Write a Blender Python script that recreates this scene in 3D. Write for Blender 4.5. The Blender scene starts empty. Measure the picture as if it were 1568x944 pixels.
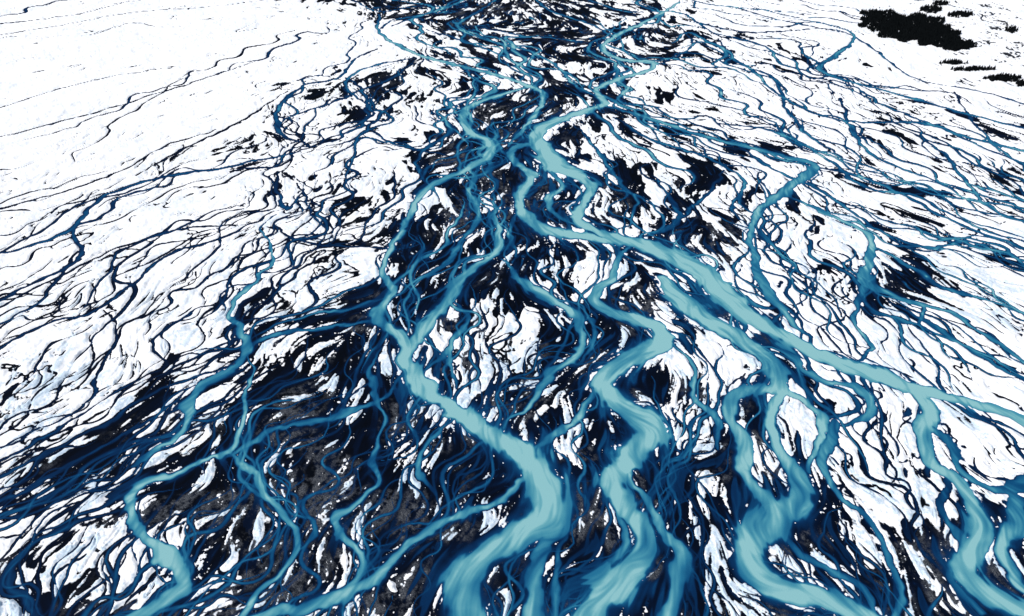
import bpy, math, time
import numpy as np
T0=time.time()
rng=np.random.default_rng(7)
# ---------------------------------------------------------------- survey frame
H=400.0; F=1079.0; PITCH=math.radians(38)
sP,cP=math.sin(PITCH),math.cos(PITCH)
def G(u,v):
    """photo survey point -> ground metres"""
    X=np.asarray(u,float)-784.0; p=np.asarray(v,float)-472.0
    q=F*sP+p*cP
    return X*H/q, H*(F*cP-p*sP)/q
# ---------------------------------------------------------------- ground lattice (finer near, coarser far)
def ext(a,b,step,grow):
    out=[];s=step;x=a;sg=1 if b>a else -1
    while (b-x)*sg>0:
        s*=grow;x+=sg*s;out.append(x)
    return out
ST=1.2
pd=np.arange(-495,496,ST)
up=np.array([-500,-507,-516,-527,-540,-555,-572,-590,-610,-632,-655,-678,-700,-722,-742,-760,-776,-790,-801,-810,-817,-823.])[::-1]
P=np.concatenate([up,pd,np.array(ext(495,900,ST,1.15))])
xd=np.arange(-830,831,ST)
xe=np.array(ext(830,4000,ST,1.12))
XX=np.concatenate([-xe[::-1],xd,xe])
NI,NJ=len(P),len(XX)
q=(F*sP+P*cP)[:,None]
x=(XX[None,:]*H/q)
y=np.broadcast_to(H*(F*cP-P[:,None]*sP)/q,x.shape).copy()
gi=np.gradient(P)[:,None]; gj=np.gradient(XX)[None,:]
dxj=gj*H/q                       # metres per column
dyi=-gi*H*F/q**2                 # metres per row (y falls as row rises)
dxi=-gi*XX[None,:]*H*cP/q**2     # lateral drift per row
II,JJ=np.meshgrid(np.arange(NI,dtype=np.float32),np.arange(NJ,dtype=np.float32),indexing='ij')
print('grid',NI,NJ,NI*NJ)
# ---------------------------------------------------------------- helpers
def sstep(a,b,t):
    t=np.clip((t-a)/(b-a),0,1); return t*t*(3-2*t)
def vnoise(px,py,wl,seed):
    r=np.random.default_rng(seed); tab=r.standard_normal((256,256)).astype(np.float32)
    a=px/wl+r.uniform(0,200); b=py/wl+r.uniform(0,200)
    ia=np.floor(a).astype(np.int64); ib=np.floor(b).astype(np.int64)
    fa=(a-ia).astype(np.float32); fb=(b-ib).astype(np.float32)
    fa=fa*fa*fa*(fa*(fa*6-15)+10); fb=fb*fb*fb*(fb*(fb*6-15)+10)
    ia&=255; ib&=255; ia1=(ia+1)&255; ib1=(ib+1)&255
    return (tab[ia,ib]*(1-fa)+tab[ia1,ib]*fa)*(1-fb)+(tab[ia,ib1]*(1-fa)+tab[ia1,ib1]*fa)*fb
def fbm(px,py,wl,seed,o=3,g=.5):
    s=0;a=1;n=0
    for k in range(o):
        s=s+a*vnoise(px*math.cos(k)+py*math.sin(k),-px*math.sin(k)+py*math.cos(k),wl/2**k,seed+31*k); n+=a*a; a*=g
    return s/math.sqrt(n)*1.35
def bil(A,fi,fj):
    fi=np.clip(fi,0,NI-1.001); fj=np.clip(fj,0,NJ-1.001)
    i=fi.astype(np.int32); j=fj.astype(np.int32); a=fi-i; b=fj-j
    k=i*NJ+j; A=A.ravel()
    return (A[k]*(1-b)+A[k+1]*b)*(1-a)+(A[k+NJ]*(1-b)+A[k+NJ+1]*b)*a
# ---------------------------------------------------------------- channels: "tone; x y w, x y w ..."
CH='''
1.0; 1040 3 4, 1012 22 5, 970 42 7, 938 58 9, 922 76 9, 955 92 10, 1003 97 11, 988 110 9, 945 122 10, 912 140 10, 928 158 12, 882 175 14, 838 192 19, 820 212 24, 836 232 30, 852 254 32, 886 268 22, 906 288 18, 892 312 15, 884 334 16, 908 352 18, 962 370 24, 1030 393 32, 1082 424 36, 1122 464 34, 1162 496 28, 1205 518 26, 1262 546 28, 1322 568 32, 1382 588 32, 1450 608 26, 1520 627 24, 1600 652 24
.95; 838 225 12, 806 222 14, 782 232 12, 790 250 14, 815 268 16, 800 292 14, 795 315 16, 812 338 22, 840 354 24, 890 362 20, 950 372 18
.8; 842 262 12, 862 285 12, 838 305 12, 850 330 10, 880 345 10
.97; 968 378 10, 946 395 12, 938 425 14, 912 448 18, 926 474 18, 972 488 20, 1008 502 26, 1012 528 28, 962 552 28, 926 582 32, 940 608 30, 984 638 36, 998 664 38, 968 694 30, 938 728 28, 946 766 26, 978 802 26, 990 842 30, 962 880 36, 922 920 40, 895 960 42
.66; 938 735 12, 950 790 12, 960 830 12, 930 870 12, 912 900 10
.75; 985 650 12, 960 690 10, 965 730 12, 990 770 12, 1010 810 14, 1040 850 20, 1035 900 20, 1020 960 20
.85; 580 22 6, 583 52 8, 636 82 8, 690 98 9, 750 113 10, 800 128 10, 832 146 9, 822 172 8, 800 200 8, 778 225 8
.85; 830 128 8, 780 142 9, 725 160 9, 708 182 12, 722 205 14, 748 216 14, 750 236 14, 712 260 12, 664 282 12, 636 308 12, 622 342 11, 602 380 12, 584 416 12, 604 446 13, 574 484 18, 600 504 19, 622 526 20
1.0; 598 500 16, 622 528 20, 620 556 24, 648 592 26, 692 626 28, 752 664 32, 806 700 38, 838 746 46, 842 786 46, 796 818 42, 740 854 36, 706 886 40, 712 920 42, 722 960 42
.82; 846 790 22, 838 830 20, 818 872 20, 812 960 20
.6; 852 800 12, 862 840 10, 848 900 12, 852 960 12
.85; 755 300 8, 760 350 10, 766 376 11, 736 404 13, 702 428 18, 690 456 18, 660 490 22, 642 518 22, 624 540 20
.65; 742 240 7, 720 290 8, 732 330 8, 700 380 8, 690 400 8, 640 430 8, 600 462 8
.6; 690 455 9, 712 490 8, 690 530 9, 650 570 8
.9; 1012 425 16, 1046 462 30, 1098 500 30, 1158 538 26, 1188 572 26, 1180 594 22, 1132 602 18, 1118 636 20, 1142 678 24, 1140 720 18, 1165 752 18, 1190 780 18
.9; 1192 592 18, 1236 618 13, 1262 645 14, 1252 680 12, 1240 725 14
.95; 1192 600 14, 1182 650 18, 1198 694 22, 1222 736 28, 1222 770 30, 1182 800 40, 1146 836 40, 1158 876 38, 1208 906 34, 1280 926 30, 1360 960 30
.6; 1280 650 14, 1262 700 18, 1280 750 14, 1330 800 12, 1360 850 12, 1380 900 12, 1370 960 12
.6; 1180 800 12, 1230 850 14, 1290 880 14, 1330 920 12, 1350 960 12
.92; 1385 590 16, 1425 628 24, 1412 668 20, 1425 710 20, 1470 742 20, 1500 790 24, 1492 835 28, 1472 874 34, 1510 912 32, 1600 950 30
.6; 1420 650 14, 1462 690 18, 1466 720 16, 1520 748 16, 1600 735 20
.7; 1545 760 20, 1560 800 28, 1530 840 22, 1555 890 18, 1600 920 18
.5; 1450 730 12, 1440 780 10, 1470 830 10, 1450 880 10, 1500 940 12
.75; 422 330 4, 400 350 4, 420 400 5, 380 440 7, 352 480 9, 376 522 12, 360 560 11, 306 592 12, 288 622 13, 290 648 11, 240 690 12, 212 716 13
.86; 376 530 3, 386 570 4, 375 620 6, 366 662 9, 350 690 11, 280 722 10, 218 742 15, 196 780 17, 222 824 18, 276 862 21, 284 896 19, 240 925 17, 190 960 17
.6; 574 490 8, 520 500 8, 450 508 9, 396 522 11, 372 540 10
.55; 600 452 6, 540 470 6, 480 480 6, 420 500 6, 380 520 6
.65; 614 572 10, 590 606 8, 520 634 9, 440 655 10, 376 684 12, 340 705 12
.8; 350 692 10, 388 722 11, 408 758 12, 436 796 12, 458 824 12, 440 866 11, 400 905 11, 360 960 11
.8; 822 704 5, 795 738 8, 752 772 11, 688 796 13, 632 830 15, 592 868 17, 560 900 17, 470 928 18, 360 955 18
.7; 596 516 3, 572 556 5, 570 600 6, 590 640 7, 566 700 8, 572 745 8, 520 788 11, 514 820 12, 556 858 12, 540 900 12, 500 925 11
.6; 690 640 8, 650 690 8, 640 720 8, 668 760 8
.8; 768 398 9, 802 430 11, 852 462 16, 884 488 14, 892 526 12, 872 556 14, 836 582 14, 806 624 12, 770 650 9
.75; 908 588 10, 892 630 12, 862 664 12, 812 692 12
.6; 884 480 8, 910 500 8, 900 540 8, 880 560 8
.65; 1014 515 8, 1060 560 8, 1062 610 10, 1098 640 12, 1100 690 12
.7; 700 510 7, 686 550 8, 700 590 8
.75; 926 162 8, 990 180 9, 1060 204 10, 1130 222 12, 1200 240 13, 1250 254 14, 1212 286 18, 1172 314 12, 1152 345 12, 1156 400 14, 1172 440 18, 1205 484 14, 1240 515 12
.7; 1205 298 9, 1262 326 11, 1328 360 13, 1332 400 14, 1322 432 20, 1380 458 12, 1460 480 10, 1520 520 9, 1600 580 9
.55; 1120 440 12, 1160 470 16, 1190 470 10
.55; 1320 440 9, 1340 480 9, 1410 500 8, 1500 540 7, 1568 575 7
.5; 1245 340 7, 1240 390 7, 1300 420 8, 1330 470 8
.55; 1340 350 8, 1420 380 8, 1480 370 6, 1568 400 6
.55; 1130 225 7, 1190 262 7, 1260 296 7, 1300 322 7, 1340 352 8
.58; 1332 376 9, 1390 404 11, 1440 438 10, 1530 466 8, 1600 496 8
.52; 1250 256 7, 1320 272 7, 1400 308 7, 1460 340 7, 1600 394 7
.5; 1400 206 6, 1450 240 6, 1490 292 7, 1530 328 7, 1600 345 7
.6; 1322 440 14, 1306 486 9, 1330 530 8, 1300 560 8
.5; 1366 466 9, 1420 492 9, 1480 532 9, 1540 568 8, 1600 600 8
.5; 1100 60 5, 1130 96 5, 1186 122 6, 1204 165 6, 1235 205 6, 1290 240 6
.5; 1240 118 5, 1300 130 5, 1360 165 6, 1440 196 6, 1520 232 6, 1600 262 6
.65; 1190 26 3, 1270 38 4, 1308 56 5, 1282 84 8, 1254 104 9, 1290 122 7, 1380 146 7, 1470 172 7, 1600 205 8
.55; 1088 50 6, 1172 72 6, 1196 98 6, 1240 110 6
.5; 1285 150 6, 1312 212 8, 1352 246 7, 1450 282 7, 1600 330 8
.5; 1060 60 4, 1140 100 5, 1200 150 6, 1290 185 6, 1420 190 6, 1480 210 7, 1600 240 7
.5; 1100 190 5, 1180 200 6, 1260 240 6, 1330 290 7, 1400 300 7, 1500 350 7, 1600 380 7
.45; 1040 30 4, 1150 50 4, 1270 45 4, 1330 70 4, 1400 120 4, 1500 140 4, 1600 170 5
.5; 1460 140 4, 1500 200 5, 1560 250 6, 1600 270 6
.45; 1120 10 4, 1190 30 4, 1290 50 4
.45; 1000 270 7, 1040 330 10, 1000 360 9, 970 365 9
.5; 1110 262 6, 1080 300 7, 1042 335 12
.5; 940 180 6, 1000 215 7, 1080 240 6, 1140 280 6, 1120 320 6, 1150 350 6
.5; 880 190 6, 920 240 7, 960 290 7, 1010 320 7
.75; 1190 530 10, 1250 575 12, 1320 600 14, 1330 640 12, 1290 655 10
.42; 482 222 6, 440 238 5, 392 246 6, 340 258 8, 270 268 9, 205 284 9, 150 308 9, 108 350 9, 60 374 7, -40 398 6
.34; 272 266 6, 255 285 6, 190 300 7, 160 330 6, 110 352 8, 126 392 8, 60 430 7, -40 482 8
.3; 120 385 7, 60 460 6, -40 520 7
.42; 428 262 6, 424 290 8, 440 320 7, 465 290 4
.42; 580 75 5, 545 90 5, 520 118 6, 470 130 6, 430 160 7, 426 200 9, 470 224 7
.38; 640 90 5, 600 120 6, 550 140 6, 490 165 5, 434 180 5
.38; 530 120 7, 556 140 7, 560 185 7, 530 205 6, 470 222 5
.38; 690 240 6, 600 220 6, 556 190 5
.3; 600 380 6, 530 378 5, 470 372 5, 412 346 4
.28; 420 325 5, 340 365 6, 250 395 6, 200 440 7, 140 480 6, 60 500 5, -40 560 6
.24; 365 345 5, 280 350 4, 160 390 4, 40 450 4, -40 490 4
.24; 340 460 4, 290 480 5, 236 525 5, 252 560 5, 180 600 5, 100 650 6, -40 730 7
.24; 165 475 4, 180 520 5, 150 570 5, 130 620 5, 40 670 5, -40 700 5
.3; 360 560 7, 260 590 7, 160 650 7, 80 690 8, -40 750 9
.3; 300 600 8, 200 660 8, 110 710 8, 20 760 8, -40 780 8
.35; 290 650 9, 160 700 9, 60 770 10, -40 800 10
.28; 190 780 9, 90 810 9, 20 860 12, 20 890 12, 60 940 12
.3; 455 280 4, 480 330 4, 500 360 4, 460 400 4, 420 440 4
.2; 410 0 2, 330 10 2, 200 20 3, 90 40 3, -40 60 4
.24; 200 2 2, 120 22 3, 30 34 4, -40 40 4
.18; 390 95 3, 290 128 4, 190 160 4, 90 188 4, -40 220 4
.18; 250 105 3, 160 120 3, 80 140 3, -40 180 3
.18; 392 34 3, 360 50 3, 392 44 3
.18; 330 200 4, 250 225 4, 180 265 4, 60 305 4, -40 330 4
.18; 440 140 4, 380 180 4, 330 205 5, 260 240 4, 210 270 4
.6; 700 0 4, 660 20 6, 600 32 6, 585 45 6
.6; 760 0 4, 730 20 5, 700 40 5, 740 60 5, 800 75 5, 850 100 5, 880 130 6, 925 155 6
.55; 820 0 4, 850 20 5, 910 40 5, 940 62 5
.55; 650 45 4, 700 60 4, 780 90 5, 830 125 6
.5; 920 70 5, 860 60 5, 800 55 4, 730 40 4
.55; 640 88 5, 560 105 5, 530 130 5, 560 160 5
.6; 900 0 4, 960 18 4, 1040 20 4, 1090 50 5
.6; 1030 -10 4, 1080 6 4, 1150 14 4, 1240 22 4
.6; 740 -14 4, 690 10 5, 640 26 5, 600 40 5
.5; 540 0 2, 580 18 3, 640 10 3, 700 12 4
.5; 1010 100 4, 1060 70 4, 1040 40 4
.5; 660 170 6, 690 200 7, 640 240 7, 650 280 6
.6; 800 320 8, 780 350 8, 790 395 8
'''
GUIDE='''
450 20 0, 300 60 0, 100 100 0, -40 130 0
500 60 0, 350 120 0, 150 200 0, -40 270 0
560 300 0, 450 340 0, 300 420 0, 100 560 0, -40 640 0
560 420 0, 450 470 0, 330 570 0, 150 680 0, -40 770 0
560 560 0, 400 620 0, 200 720 0, -40 850 0
560 640 0, 400 720 0, 200 820 0, 60 900 0
640 640 0, 560 720 0, 430 830 0, 330 930 0
900 640 0, 860 760 0, 880 900 0
1100 100 0, 1300 160 0, 1568 270 0
1300 260 0, 1568 370 0
1240 440 0, 1400 560 0, 1568 620 0
1320 700 0, 1400 800 0, 1430 940 0
1080 680 0, 1090 800 0, 1080 940 0
-200 1100 0, -100 1000 0
2200 300 0, 2600 420 0
1700 500 0, 2000 640 0
-600 500 0, -900 620 0
'''
def parse(s):
    return np.array([[float(a) for a in t.split()] for t in s.split(',')])
def catmull(pts,step=7.0):
    pp=np.vstack([2*pts[0]-pts[1],pts,2*pts[-1]-pts[-2]]); out=[]
    for k in range(1,len(pp)-2):
        a,b,c,d=pp[k-1:k+3]; n=max(2,int(np.hypot(*(c-b)[:2])/step))
        t=(np.arange(n)/n)[:,None]
        out.append(.5*((2*b)+(-a+c)*t+(2*a-5*b+4*c-d)*t*t+(-a+3*b-3*c+d)*t**3))
    out.append(pts[-1:]); return np.vstack(out)
lines=[]
for L in CH.strip().split('\n'):
    t,s=L.split(';'); C=catmull(parse(s)); lines.append((float(t),C))
S=[]
for t,C in lines+[(0.3,catmull(parse(g),20)) for g in GUIDE.strip().split('\n')]:
    gx,gy=G(C[:,0],C[:,1]); dx,dy=np.diff(gx),np.diff(gy); n=np.hypot(dx,dy)+1e-6
    wl=np.maximum(C[:-1,2],3)
    S.append(np.stack([(gx[:-1]+gx[1:])/2,(gy[:-1]+gy[1:])/2,dx/n,dy/n,n*np.sqrt(wl)],1))
S=np.vstack(S); print('samples',len(S))
ci=np.arange(0,NI,10); cj=np.arange(0,NJ,12)
cx=x[np.ix_(ci,cj)]; cy=y[np.ix_(ci,cj)]
fx=np.zeros(cx.shape); fy=np.zeros(cx.shape)
for r in range(cx.shape[0]):
    d2=(cx[r][:,None]-S[:,0])**2+(cy[r][:,None]-S[:,1])**2
    w=S[:,4]/(d2+250.0)**1.45
    fx[r]=(w*S[:,2]).sum(1); fy[r]=(w*S[:,3]).sum(1)
n=np.hypot(fx,fy)+1e-20; fx/=n; fy/=n
def up2(A):
    fi=np.clip(II/10,0,len(ci)-1.001); fj=np.clip(JJ/12,0,len(cj)-1.001)
    i=fi.astype(int); j=fj.astype(int); a=fi-i; b=fj-j
    return (A[i,j]*(1-b)+A[i,j+1]*b)*(1-a)+(A[i+1,j]*(1-b)+A[i+1,j+1]*b)*a
fx=up2(fx); fy=up2(fy)
an=np.arctan2(fy,fx)+0.28*vnoise(x,y,50,5)+0.30*vnoise(x,y,20,6)
fx=np.cos(an); fy=np.sin(an)
VI=(fy/dyi).astype(np.float32); VJ=((fx-VI*dxi)/dxj).astype(np.float32)
def lic(A,step,k):
    A=A.astype(np.float32); acc=A.copy()
    for sg in (1,-1):
        pi,pj=II.copy(),JJ.copy()
        for m in range(1,k+1):
            vi=bil(VI,pi,pj) ; vj=bil(VJ,pi,pj)
            pi+=sg*step*vi; pj+=sg*step*vj
            acc+=math.cos(.5*math.pi*m/(k+1))*bil(A,pi,pj)
    acc-=acc.mean()
    return acc/acc[20:-20,100:-100].std()
N1=lic(vnoise(x,y,14,11),5,5)
N2=lic(vnoise(x,y,7.5,12),3.2,6)
N3=lic(vnoise(x,y,4.0,13),2.1,8)
N4=lic(vnoise(x,y,1.7,14),1.4,7)
N5=lic(vnoise(x,y,26,15),7,5)
print('lic',time.time()-T0)
def ridge(N):
    di,dj=np.gradient(N); gx=dj/dxj; gy=(di-gx*dxi)/dyi
    return np.abs(N)/(np.hypot(gx,gy)+.012)
# ---------------------------------------------------------------- regional character  x y snow vein blue
RG='''100 60 .99 .02 .15;100 200 .99 .05 .15;300 150 .985 .08 .15;450 60 .98 .15 .15;60 330 .97 .35 .2;300 340 .965 .5 .2;480 170 .8 1 .3;560 60 .88 .5 .35
700 20 .15 1 .8;700 120 .45 1 .6;620 150 .5 1 .45;540 230 .88 .8 .25;600 290 .65 .9 .25;700 260 .12 1 .4;760 330 .1 1 .5;660 370 .08 1 .35;450 400 .93 .7 .18;250 430 .96 .5 .15
60 520 .9 .65 .15;200 540 .93 .55 .12;420 560 .65 1 .2;520 410 .7 1 .25;560 500 .2 1 .2;300 640 .5 1 .16;90 640 .75 .9 .15;60 740 .45 1 .15;200 690 .4 1 .2;420 620 .3 1 .25;500 590 .18 1 .22
350 750 .16 1 .15;110 860 .5 .8 .1;290 880 .35 .9 .12;500 720 .1 1 .15;620 700 .08 1 .17;650 860 .12 1 .22;450 880 .15 1 .2;690 540 .3 1 .2;780 520 .5 .7 .1;740 470 .25 1 .15;690 420 .06 1 .15
830 400 .12 1 .35;900 420 .5 .8 .15;870 620 .14 1 .22;860 720 .08 1 .17;1060 500 .2 1 .5;1110 540 .5 .8 .15;1040 600 .35 1 .2;1080 720 .25 1 .2;1100 850 .18 1 .25;900 830 .2 1 .2
1290 600 .6 .6 .2;1340 680 .88 .6 .1;1380 760 .6 .8 .1;1300 780 .25 1 .25;1450 660 .8 .7 .15;1540 690 .75 .8 .2;1540 860 .25 1 .4;1400 870 .25 1 .25;1430 540 .93 .5 .35;1190 380 .85 .7 .4;1280 480 .85 .6 .4
1400 420 .52 1 .8;1500 410 .78 .9 .7;1350 310 .66 1 .75;1500 300 .74 1 .7;1100 290 .6 1 .5;1000 220 .65 1 .4;980 290 .45 1 .45;1090 380 .3 1 .55;930 200 .5 1 .5;950 60 .3 1 .8;1030 130 .8 .9 .5
1150 150 .9 .9 .6;1250 190 .9 .9 .6;1400 200 .78 1 .65;1500 100 .95 .3 .5;1330 30 .97 .3 .3;1150 30 .88 .8 .55;1540 40 .92 .2 .3;840 80 .4 1 .8;860 160 .3 1 .6;780 180 .15 1 .5'''
R=np.array([[float(a) for a in t.split()] for l in RG.split('\n') for t in l.split(';')])
LX=lambda X_,Y_:(X_/(Y_+300)*900, 900*np.log(Y_+300))
ru,rv=LX(*G(R[:,0],R[:,1])); cu,cv=LX(cx,cy)
d2=(cu[...,None]-ru)**2+(cv[...,None]-rv)**2
w=1/(d2+120.)**1.9; w/=w.sum(-1,keepdims=True)
fSn,fV,fB=[up2((w*R[:,k]).sum(-1)) for k in (2,3,4)]
# ---------------------------------------------------------------- rasterise channels
a14,b14,a5,b5=vnoise(x,y,14,21),vnoise(x,y,14,22),vnoise(x,y,5,23),vnoise(x,y,5,24)
wx=x+1.6*a14+.5*a5+.2*N3; wy=y+1.9*b14+.6*b5
wx2=x+.9*a14+.18*a5; wy2=y+1.0*b14+.2*b5
SD=np.full(x.shape,60.0); TN=np.zeros(x.shape); MD=np.full(x.shape,60.0)
edge=1+.10*N3+.07*N4+.12*N2
edge2=np.clip(1+.45*N3+.35*N2+.22*N4,.12,3)
def splat(gx,gy,wm,tone,mpx,mpy,cu_,cv_,major):
    hwm=.5*wm.max(); rm=hwm*3.6+9
    I0,I1=np.searchsorted(P,[cv_.min()-(rm/mpy).max()*1.1,cv_.max()+(rm/mpy).max()*1.1])
    J0,J1=np.searchsorted(XX,[cu_.min()-(rm/mpx).max(),cu_.max()+(rm/mpx).max()])
    if I1<=I0 or J1<=J0: return
    T=np.zeros((I1-I0,J1-J0))
    tone=np.broadcast_to(tone,(len(gx),))
    for k in range(len(gx)-1):
        hw=.5*max(wm[k],wm[k+1]); reach=hw*3.6+9 if major else hw*2.6+2.5
        a_,b_=cu_[k],cu_[k+1]; c_,d_=cv_[k],cv_[k+1]
        i0,i1=np.searchsorted(P,[min(c_,d_)-reach/mpy[k],max(c_,d_)+reach/mpy[k]*1.1])
        j0,j1=np.searchsorted(XX,[min(a_,b_)-reach/mpx[k],max(a_,b_)+reach/mpx[k]])
        i0,i1,j0,j1=max(i0,I0),min(i1,I1),max(j0,J0),min(j1,J1)
        if i1<=i0 or j1<=j0: continue
        sl=(slice(i0,i1),slice(j0,j1)); tl=(slice(i0-I0,i1-I0),slice(j0-J0,j1-J0))
        ax,ay=gx[k],gy[k]; ex,ey=gx[k+1]-ax,gy[k+1]-ay
        if major: px=wx[sl]-ax; py=wy[sl]-ay
        else: px=wx2[sl]-ax; py=wy2[sl]-ay
        L2=ex*ex+ey*ey+1e-6
        t=np.clip((px*ex+py*ey)/L2,0,1)
        d=np.hypot(px-t*ex,py-t*ey); w=.5*(wm[k]*(1-t)+wm[k+1]*t)+1e-3
        SD[sl]=np.minimum(SD[sl],d-w)
        r0=d/w; r=r0*edge[sl]; tt=tone[k]*(1-t)+tone[k+1]*t
        if major:
            MD[sl]=np.minimum(MD[sl],d-w)
            tn=tt*np.maximum((1-.24*np.minimum(r,1.2)**2.2)*sstep(1.42,.86,r),.50*np.exp(-np.maximum(r0-.9,0)/.85*edge2[sl]))
        else:
            tn=tt*np.maximum(sstep(1.5,.3,r),.5*np.exp(-np.maximum(r0-.7,0)/.7*edge2[sl]))
        T[tl]=np.maximum(T[tl],tn)
    big=(slice(I0,I1),slice(J0,J1)); A=TN[big]
    TN[big]=np.minimum((A**5+T**5)**.2,np.maximum(np.maximum(A,T),.95))
for tone,C in lines:
    gx,gy=G(C[:,0],C[:,1]); qq=F*sP+(C[:,1]-472)*cP; wm=C[:,2]*H/qq*(.94+.20*np.clip((C[:,2]-14)/16,0,1))
    n_=len(C); kk=np.arange(n_); tv=np.full(n_,tone); tp=np.ones(n_)
    if C[0,2]<14 and C[0,1]>12: tp*=np.clip(.3+.7*kk/7,0,1)
    if C[-1,2]<16 and C[-1,1]<930 and -20<C[-1,0]<1580: tp*=np.clip(.3+.7*(n_-1-kk)/6,0,1)
    splat(gx,gy,wm*(.35+.65*tp),tv*(.4+.6*tp),H/qq,H*F/qq**2,C[:,0]-784,C[:,1]-472,True)
print('chan',time.time()-T0)
# ---- minor distributaries: walkers that follow the flow
NA=520
r2=np.random.default_rng(3)
si=r2.uniform(18,NI-30,NA*5); sj=r2.uniform(120,NJ-120,NA*5)
okp=r2.uniform(0,1,NA*5)<np.clip(bil(fV,si,sj)**1.4,.02,1)*(1-.5*sstep(NI*.4,NI*.8,si)*sstep(NJ*.35,NJ*.45,sj))
si,sj=si[okp][:NA],sj[okp][:NA]; NA=len(si)
b0=bil(fB,si,sj); s0=bil(fSn,si,sj)
atone=np.clip(.06+.68*b0+(1-s0)*r2.uniform(.0,.40,NA)+r2.uniform(-.06,.08,NA),.08,.68)
scl=(bil(np.broadcast_to(H/q,x.shape).astype(np.float32).copy(),si,sj)/.62)**.8
aw=(r2.uniform(.8,1.8,NA)+2.0*r2.uniform(0,1,NA)**3+(1-s0)*r2.uniform(0,2.,NA)+1.6*np.clip(b0-.35,0,1)*r2.uniform(0,2,NA))*scl
NS=56; stp=r2.uniform(2.6,5.0,NA)*scl
lam=r2.uniform(35,110,NA)*scl; ph=r2.uniform(0,6.28,NA); amp=r2.uniform(.3,.85,NA)
pi,pj=si.copy(),sj.copy(); drift=np.zeros(NA); TI=[];TJ=[]
for s in range(NS):
    TI.append(pi.copy());TJ.append(pj.copy())
    vi=bil(fx,pi,pj); vj=bil(fy,pi,pj); a=np.arctan2(vj,vi)
    drift=drift*.94+r2.normal(0,.075,NA)
    a=a+amp*np.sin(6.283*s*stp/lam+ph)+drift
    Dx=np.cos(a)*stp; Dy=np.sin(a)*stp
    k=(np.clip(pi,0,NI-1).astype(int),np.clip(pj,0,NJ-1).astype(int))
    ii=Dy/dyi[k[0],0]; jj=(Dx-ii*dxi[k])/dxj[k]
    pi+=ii; pj+=jj
TI=np.array(TI);TJ=np.array(TJ)
ir=np.arange(NI); jr=np.arange(NJ)
for a in range(NA):
    pp=np.interp(TI[:,a],ir,P); xx_=np.interp(TJ[:,a],jr,XX); qq=F*sP+pp*cP
    ok=(pp>-650)&(pp<700)&(np.abs(xx_)<1200)
    if ok.sum()<4: continue
    n_=len(pp) if ok.all() else int(np.argmin(ok))
    if n_<4: continue
    pp,xx_,qq=pp[:n_],xx_[:n_],qq[:n_]
    s=np.arange(n_)/(NS-1); wm=aw[a]*2*np.clip(np.sin(math.pi*np.clip(s,0.01,.99)),0,1)**.7*.9
    splat(xx_*H/qq,H*(F*cP-pp*sP)/qq,wm*.62,atone[a],H/qq,H*F/qq**2,xx_,pp,False)
print('minor',NA,time.time()-T0)
BARS='''1335 680 48 40 20 3;1345 740 45 60 -30 2;1420 545 75 45 15 3;1185 370 30 45 0 3;1275 470 35 40 0 2.5;1105 545 38 45 -35 3;1115 575 35 25 0 2;768 488 20 26 20 2.6;812 500 16 34 -10 2.6;795 520 28 28 0 2.6
780 550 42 26 10 2.4;718 585 22 20 0 2;715 530 16 20 0 1.5;905 420 26 22 30 2.6;888 440 10 20 0 1.5;742 312 16 11 0 2.5;690 355 10 16 0 2;1050 620 18 28 0 2;1075 670 16 50 -15 2;1022 490 12 26 0 2;1462 655 45 28 -25 2.5
1520 700 45 30 -20 2;1560 715 25 16 0 2;130 845 55 22 15 2.4;60 900 40 26 15 2;345 895 22 34 15 2.3;300 920 18 22 0 2;352 600 18 18 0 1.8;380 600 10 16 0 1;1310 860 20 40 -20 1.6;1230 860 18 20 0 1.6
1440 760 18 30 -20 2;900 800 14 12 0 1.6;915 855 12 18 0 1.6;1110 850 22 22 0 1.8;1450 915 20 30 0 1.8;1030 250 24 20 0 2.2;960 220 22 18 0 2;1000 290 14 22 0 1.6;1280 300 28 20 0 2;630 190 30 18 0 2.5;650 130 26 9 0 2
1140 770 18 14 0 1.8;1030 725 12 24 0 1.4;990 615 10 14 0 1.4;600 895 7 7 0 2;770 895 12 24 0 1.6;1270 600 16 14 0 2;1500 430 60 22 0 2;1500 350 40 14 0 1;1100 320 20 20 0 1.6;580 250 50 24 0 1.2;1180 840 8 14 0 1.5;490 470 40 18 0 1.2'''
hb=np.zeros(x.shape)
for t in BARS.replace('\n',';').split(';'):
    bx,by,rx,ry,a,s=[float(v) for v in t.split()]
    gx0,gy0=G(bx,by); qq=F*sP+(by-472)*cP; mx=H/qq; my=H*F/qq**2
    X0,X1=bx-784-rx*2.6-ry,bx-784+rx*2.6+ry; p0,p1=by-472-ry*2.6-rx,by-472+ry*2.6+rx
    i0,i1=np.searchsorted(P,[p0,p1]); j0,j1=np.searchsorted(XX,[X0,X1]); sl=(slice(i0,i1),slice(j0,j1))
    dx=(wx[sl]-gx0)/mx; dy=-(wy[sl]-gy0)/my; ca,sa=math.cos(math.radians(a)),math.sin(math.radians(a))
    e=((dx*ca-dy*sa)/rx)**2+((dx*sa+dy*ca)/ry)**2
    hb[sl]=np.maximum(hb[sl],s*np.exp(-e**1.3*.9))
fSn=np.clip(fSn,.01,.99)
base=.85*np.log(fSn/(1-fSn)); base=base*(1+.25*sstep(1.,2.,base))
iso=fbm(x,y,14,95,3,.55)
big=.42*N5+.50*N1+.42*N2+.24*N3+.10*N4+.28*iso
h=base+hb+big
def vein(N,wm,thr,seed):
    pr=sstep(thr,thr+1.0,fbm(x,y,38,seed,2)+2.2*(fV-.65))
    return ridge(N)-wm*pr*(1+.3*N3)+1.2*(1-pr)
v1=vein(N1+.25*iso,1.1,-.1,51); v2=vein(N2+.12*N4,.65,.3,52)
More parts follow.
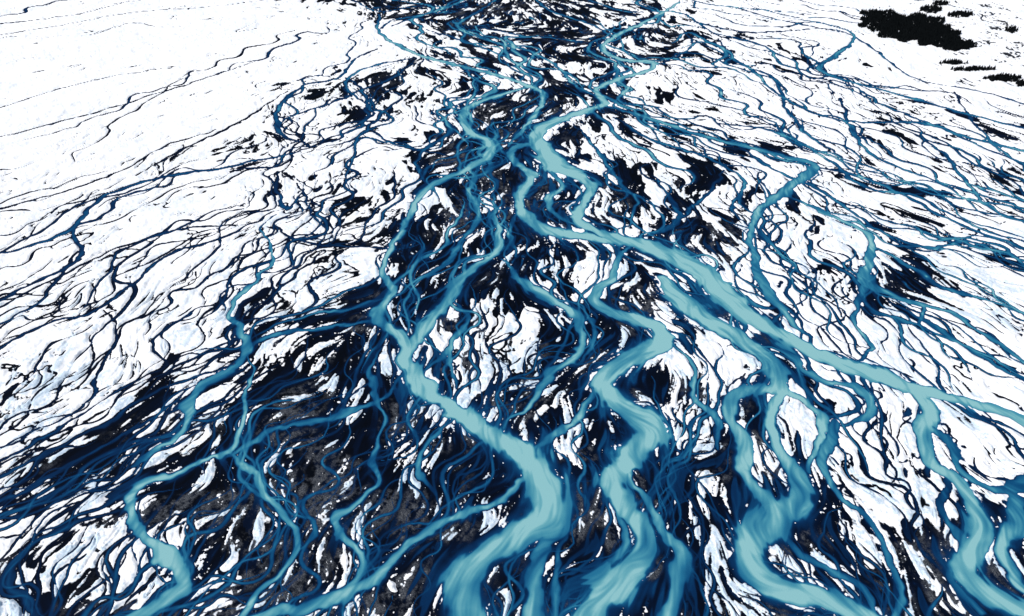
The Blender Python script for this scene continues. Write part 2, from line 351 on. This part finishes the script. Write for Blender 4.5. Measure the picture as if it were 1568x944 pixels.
hsn=np.minimum(h*2.0,np.minimum(v1,v2)*1.1)
bank=SD-.3+.28*N3+.22*N4
hsn=np.minimum(hsn,bank*1.1)
dash=2.15-N3*.9-.5*N2-.35*fbm(x,y,40,61,2)-.45*fV
hsn=np.minimum(hsn,dash*1.8)
f4=fbm(x,y,2.2,67,3,.7)
fleck=np.maximum(.9*N3+.45*N4+.6*N2-1.7, .55*f4+.8*N4+.5*N3+.45*N2-1.6)+.6*fbm(x,y,30,63,3)
hsn=np.maximum(hsn,np.minimum(fleck*1.1,np.minimum(bank*1.1,MD*.6-.4)))
sx,sy=G(1545,55); shr=np.exp(-((x-sx)/170)**2-((y-sy)/330)**2)
specks=3.6-vnoise(x,y,3.0,64)-.45*fbm(x,y,70,65,2)-shr*(2.6+1.0*fbm(x,y,30,66,3))
hsn=np.minimum(hsn,specks*1.6)
snow=np.clip(hsn,-3,3)
# ---------------------------------------------------------------- water tone
deep=sstep(0,1.8,-hsn)
nearf=1-.35*sstep(520,330,y)
braid=np.exp(-(ridge(N2-.3)/1.2)**2)*sstep(-.4,1.,fbm(x,y,45,71,2)+fB)
braid2=np.exp(-(ridge(N1+.15*N3-.1)/1.8)**2)*sstep(-.6,.8,fbm(x,y,45,73,2)+fB)
silk=np.clip(.38+.34*N3+.26*N4+.32*N2,0,1.9)
bgt=(.07+fB*.8)*silk*(.3+.7*sstep(-1,1,N5))+(.28*braid+.34*braid2)*(.35+fB)*(.8+.22*N4)*nearf
bgt=bgt*(.2+.8*deep)*(1-shr*.9)
ch=TN*(1+.045*N3+.04*N4+.08*N2+.07*N5)
tone=np.maximum(ch,bgt)+.3*np.minimum(ch,bgt)
tone=np.clip(tone,0,1.05)
gn=fbm(x,y,4,84,4,.75)
gr=sstep(-.1,1.2,fbm(x,y,40,81,3)+.35*N2-.9*TN*2-.5*fB+.45)*(.38+.28*np.clip(N3,-1.4,1.8)+.25*N4+.42*gn)*sstep(.5,5,MD)
gr*=sstep(.65,.25,fSn); gr=np.clip(gr+shr*.5,0,1.3)
mott=np.clip(sstep(.0,1.5,.55*N3+.4*N2+.6*gn+.5*fbm(x,y,40,85,2))*(.25+.75*sstep(.3,.8,fV)*sstep(900,400,y)),0,1)
relief=.9*sstep(-.6,2.2,hsn)+(.28*fbm(x,y,12,91,3)+.10*gn+.12*N3)*sstep(0,1.5,hsn)+.14*gn*np.clip(gr,0,1)
print('fields',time.time()-T0)
# ---------------------------------------------------------------- mesh
me=bpy.data.meshes.new('river_plain_ground')
co=np.empty((NI*NJ,3),np.float32); co[:,0]=x.ravel(); co[:,1]=y.ravel(); co[:,2]=relief.ravel()
k=(np.arange(NI-1)[:,None]*NJ+np.arange(NJ-1)[None,:]).ravel()
quad=np.stack([k,k+NJ,k+NJ+1,k+1],1).astype(np.int32)
me.vertices.add(len(co)); me.vertices.foreach_set('co',co.ravel())
me.loops.add(quad.size); me.loops.foreach_set('vertex_index',quad.ravel())
me.polygons.add(len(quad)); me.polygons.foreach_set('loop_start',np.arange(0,quad.size,4,dtype=np.int32))
me.update(calc_edges=True)
me.polygons.foreach_set('use_smooth',np.ones(len(quad),bool))
for nm,A in (('snow',snow),('tone',tone),('gravel',gr),('mottle',mott)):
    at=me.attributes.new(nm,'FLOAT','POINT'); at.data.foreach_set('value',A.astype(np.float32).ravel())
ground=bpy.data.objects.new('snowy_braided_river_ground',me); bpy.context.collection.objects.link(ground)
print('mesh',time.time()-T0)
# ---------------------------------------------------------------- material
m=bpy.data.materials.new('snow_and_glacial_water'); m.use_nodes=True; nt=m.node_tree; nd=nt.nodes; lk=nt.links
bs=nd['Principled BSDF']
def at(n_):
    a=nd.new('ShaderNodeAttribute'); a.attribute_name=n_; return a.outputs['Fac']
geo=nd.new('ShaderNodeNewGeometry')
def noise(sc,det=4,ro=.55):
    n_=nd.new('ShaderNodeTexNoise'); n_.inputs['Scale'].default_value=sc; n_.inputs['Detail'].default_value=det; n_.inputs['Roughness'].default_value=ro
    lk.new(geo.outputs['Position'],n_.inputs['Vector']); return n_.outputs['Fac']
def mt(op,a,b=None,c=None):
    n_=nd.new('ShaderNodeMath'); n_.operation=op
    for i_,v in enumerate((a,b,c)):
        if v is None: continue
        if isinstance(v,(int,float)): n_.inputs[i_].default_value=v
        else: lk.new(v,n_.inputs[i_])
    return n_.outputs[0]
def mr(v,a,b,c=0,d=1):
    n_=nd.new('ShaderNodeMapRange'); n_.interpolation_type='SMOOTHSTEP'; lk.new(v,n_.inputs[0])
    for i_,z in zip((1,2,3,4),(a,b,c,d)): n_.inputs[i_].default_value=z
    return n_.outputs[0]
def mix(f,a,b):
    n_=nd.new('ShaderNodeMix'); n_.data_type='RGBA'
    for s_,v in ((n_.inputs[0],f),(n_.inputs[6],a),(n_.inputs[7],b)):
        if isinstance(v,(tuple,float,int)): s_.default_value=v
        else: lk.new(v,s_)
    return n_.outputs[2]
n1=noise(.4,4); n2=noise(1.4,3,.6)
sn=mt('ADD',at('snow'),mt('MULTIPLY',mt('SUBTRACT',n1,.5),1.2))
mask=mr(sn,-.16,.22)
tn=mt('ADD',at('tone'),mt('MULTIPLY',mt('SUBTRACT',n2,.5),.06))
cr=nd.new('ShaderNodeValToRGB'); lk.new(tn,cr.inputs[0]); el=cr.color_ramp.elements
stops=[(0,(.001,.0018,.004)),(.16,(.0012,.005,.018)),(.32,(.0018,.022,.074)),(.48,(.004,.062,.152)),(.64,(.016,.138,.24)),(.78,(.050,.23,.305)),(.90,(.115,.33,.37)),(1.0,(.22,.44,.45))]
el[0].position=0; el[0].color=(*stops[0][1],1); el[1].position=1; el[1].color=(*stops[-1][1],1)
for p_,c_ in stops[1:-1]:
    e_=el.new(p_); e_.color=(*c_,1)
gcol=mix(mr(n2,.3,.7),(.010,.015,.026,1),(.10,.105,.112,1))
gf=mt('MULTIPLY',at('gravel'),mr(tn,.42,.15))
water=mix(gf,cr.outputs[0],gcol)
scol=mix(mt('MULTIPLY',at('mottle'),mr(n2,.3,.6,.5,1)),(.88,.88,.88,1),(.48,.60,.70,1))
lk.new(mix(mask,water,scol),bs.inputs['Base Color'])
bs.inputs['Roughness'].default_value=.8
bs.inputs['Specular IOR Level'].default_value=.03
me.materials.append(m)
# ---------------------------------------------------------------- conifer woodland
def forest(name,poly_list,seed,hmin,hmax):
    r=np.random.default_rng(seed); V=[];Fc=[]
    for (bx,by,rx,ry,cnt) in poly_list:
        for _ in range(cnt):
            a=r.uniform(0,6.283); rad=math.sqrt(r.uniform(0,1))*(.80+.2*math.sin(3*a+bx)*math.cos(5*a))
            gx,gy=G(bx+rx*rad*math.cos(a),by+ry*rad*math.sin(a)); ht=r.uniform(hmin,hmax); rb=ht*r.uniform(.25,.36)
            b0=len(V); 
            for k_ in range(4):
                th=k_*math.pi/2; V.append((gx+.2*math.cos(th),gy+.2*math.sin(th),0))
            V.append((gx,gy,ht*.6))
            for k_ in range(4): Fc.append((b0+k_,b0+(k_+1)%4,b0+4))
            for lay in range(4):
                z0=ht*(.1+.2*lay); z1=z0+ht*.36 if lay<3 else ht; rr=rb*(1-.22*lay)
                b0=len(V); n_=8; o=r.uniform(0,1)
                for k_ in range(n_):
                    th=o+k_*6.283/n_; q_=rr*(r.uniform(.85,1.15) if k_%2 else r.uniform(.5,.7))
                    V.append((gx+q_*math.cos(th),gy+q_*math.sin(th),z0+r.uniform(-.3,.3)))
                V.append((gx,gy,z1))
                for k_ in range(n_): Fc.append((b0+k_,b0+(k_+1)%n_,b0+n_))
    M=bpy.data.meshes.new(name); M.from_pydata(V,[],Fc); M.update()
    ob=bpy.data.objects.new(name,M); bpy.context.collection.objects.link(ob); M.materials.append(fm); return ob
fm=bpy.data.materials.new('dark_conifer'); fm.use_nodes=True; b2=fm.node_tree.nodes['Principled BSDF']
nn=fm.node_tree.nodes.new('ShaderNodeTexNoise'); nn.inputs['Scale'].default_value=.15
cc=fm.node_tree.nodes.new('ShaderNodeValToRGB'); cc.color_ramp.elements[0].color=(.001,.0015,.002,1); cc.color_ramp.elements[1].color=(.007,.009,.010,1)
gg=fm.node_tree.nodes.new('ShaderNodeNewGeometry'); fm.node_tree.links.new(gg.outputs['Position'],nn.inputs['Vector'])
fm.node_tree.links.new(nn.outputs[0],cc.inputs[0]); fm.node_tree.links.new(cc.outputs[0],b2.inputs['Base Color']); b2.inputs['Roughness'].default_value=.9; b2.inputs['Specular IOR Level'].default_value=.02
forest('conifer_forest',[(1350,34,45,17,1500),(1395,44,62,24,3000),(1430,56,52,20,2000),(1465,72,30,9,700),(1335,22,22,5,220),(1425,16,22,6,260),(1470,24,24,5,220),(1440,7,14,4,100),(1490,108,40,3,150),(1535,122,30,6,260),(1460,98,22,3,90),(1548,47,12,6,60),(1562,130,8,5,60)],1,4,8)
# ---------------------------------------------------------------- light, sky, camera
el_,az=math.radians(43),math.radians(250)
w_=bpy.data.worlds.new('World'); bpy.context.scene.world=w_; w_.use_nodes=True
sk=w_.node_tree.nodes.new('ShaderNodeTexSky'); sk.sky_type='NISHITA'; sk.sun_disc=False; sk.sun_elevation=el_; sk.sun_rotation=az
bg=w_.node_tree.nodes['Background']; bg.inputs[1].default_value=.1; w_.node_tree.links.new(sk.outputs[0],bg.inputs[0])
sd=bpy.data.lights.new('sun','SUN'); sd.energy=4.6; sd.angle=math.radians(3); sd.color=(1,.97,.93)
so=bpy.data.objects.new('sun',sd); bpy.context.collection.objects.link(so); so.rotation_euler=(math.pi/2-el_,0,math.pi-az)
sc=bpy.context.scene
cd=bpy.data.cameras.new('camera'); cd.sensor_width=36; cd.lens=36*F/1568; cd.clip_end=60000; cd.clip_start=1
ca_=bpy.data.objects.new('camera',cd); ca_.location=(0,0,H); ca_.rotation_euler=(math.pi/2-PITCH,0,0); bpy.context.collection.objects.link(ca_); sc.camera=ca_
sc.view_settings.view_transform='Standard'; sc.view_settings.look='None'; sc.view_settings.exposure=0
print('done',time.time()-T0)
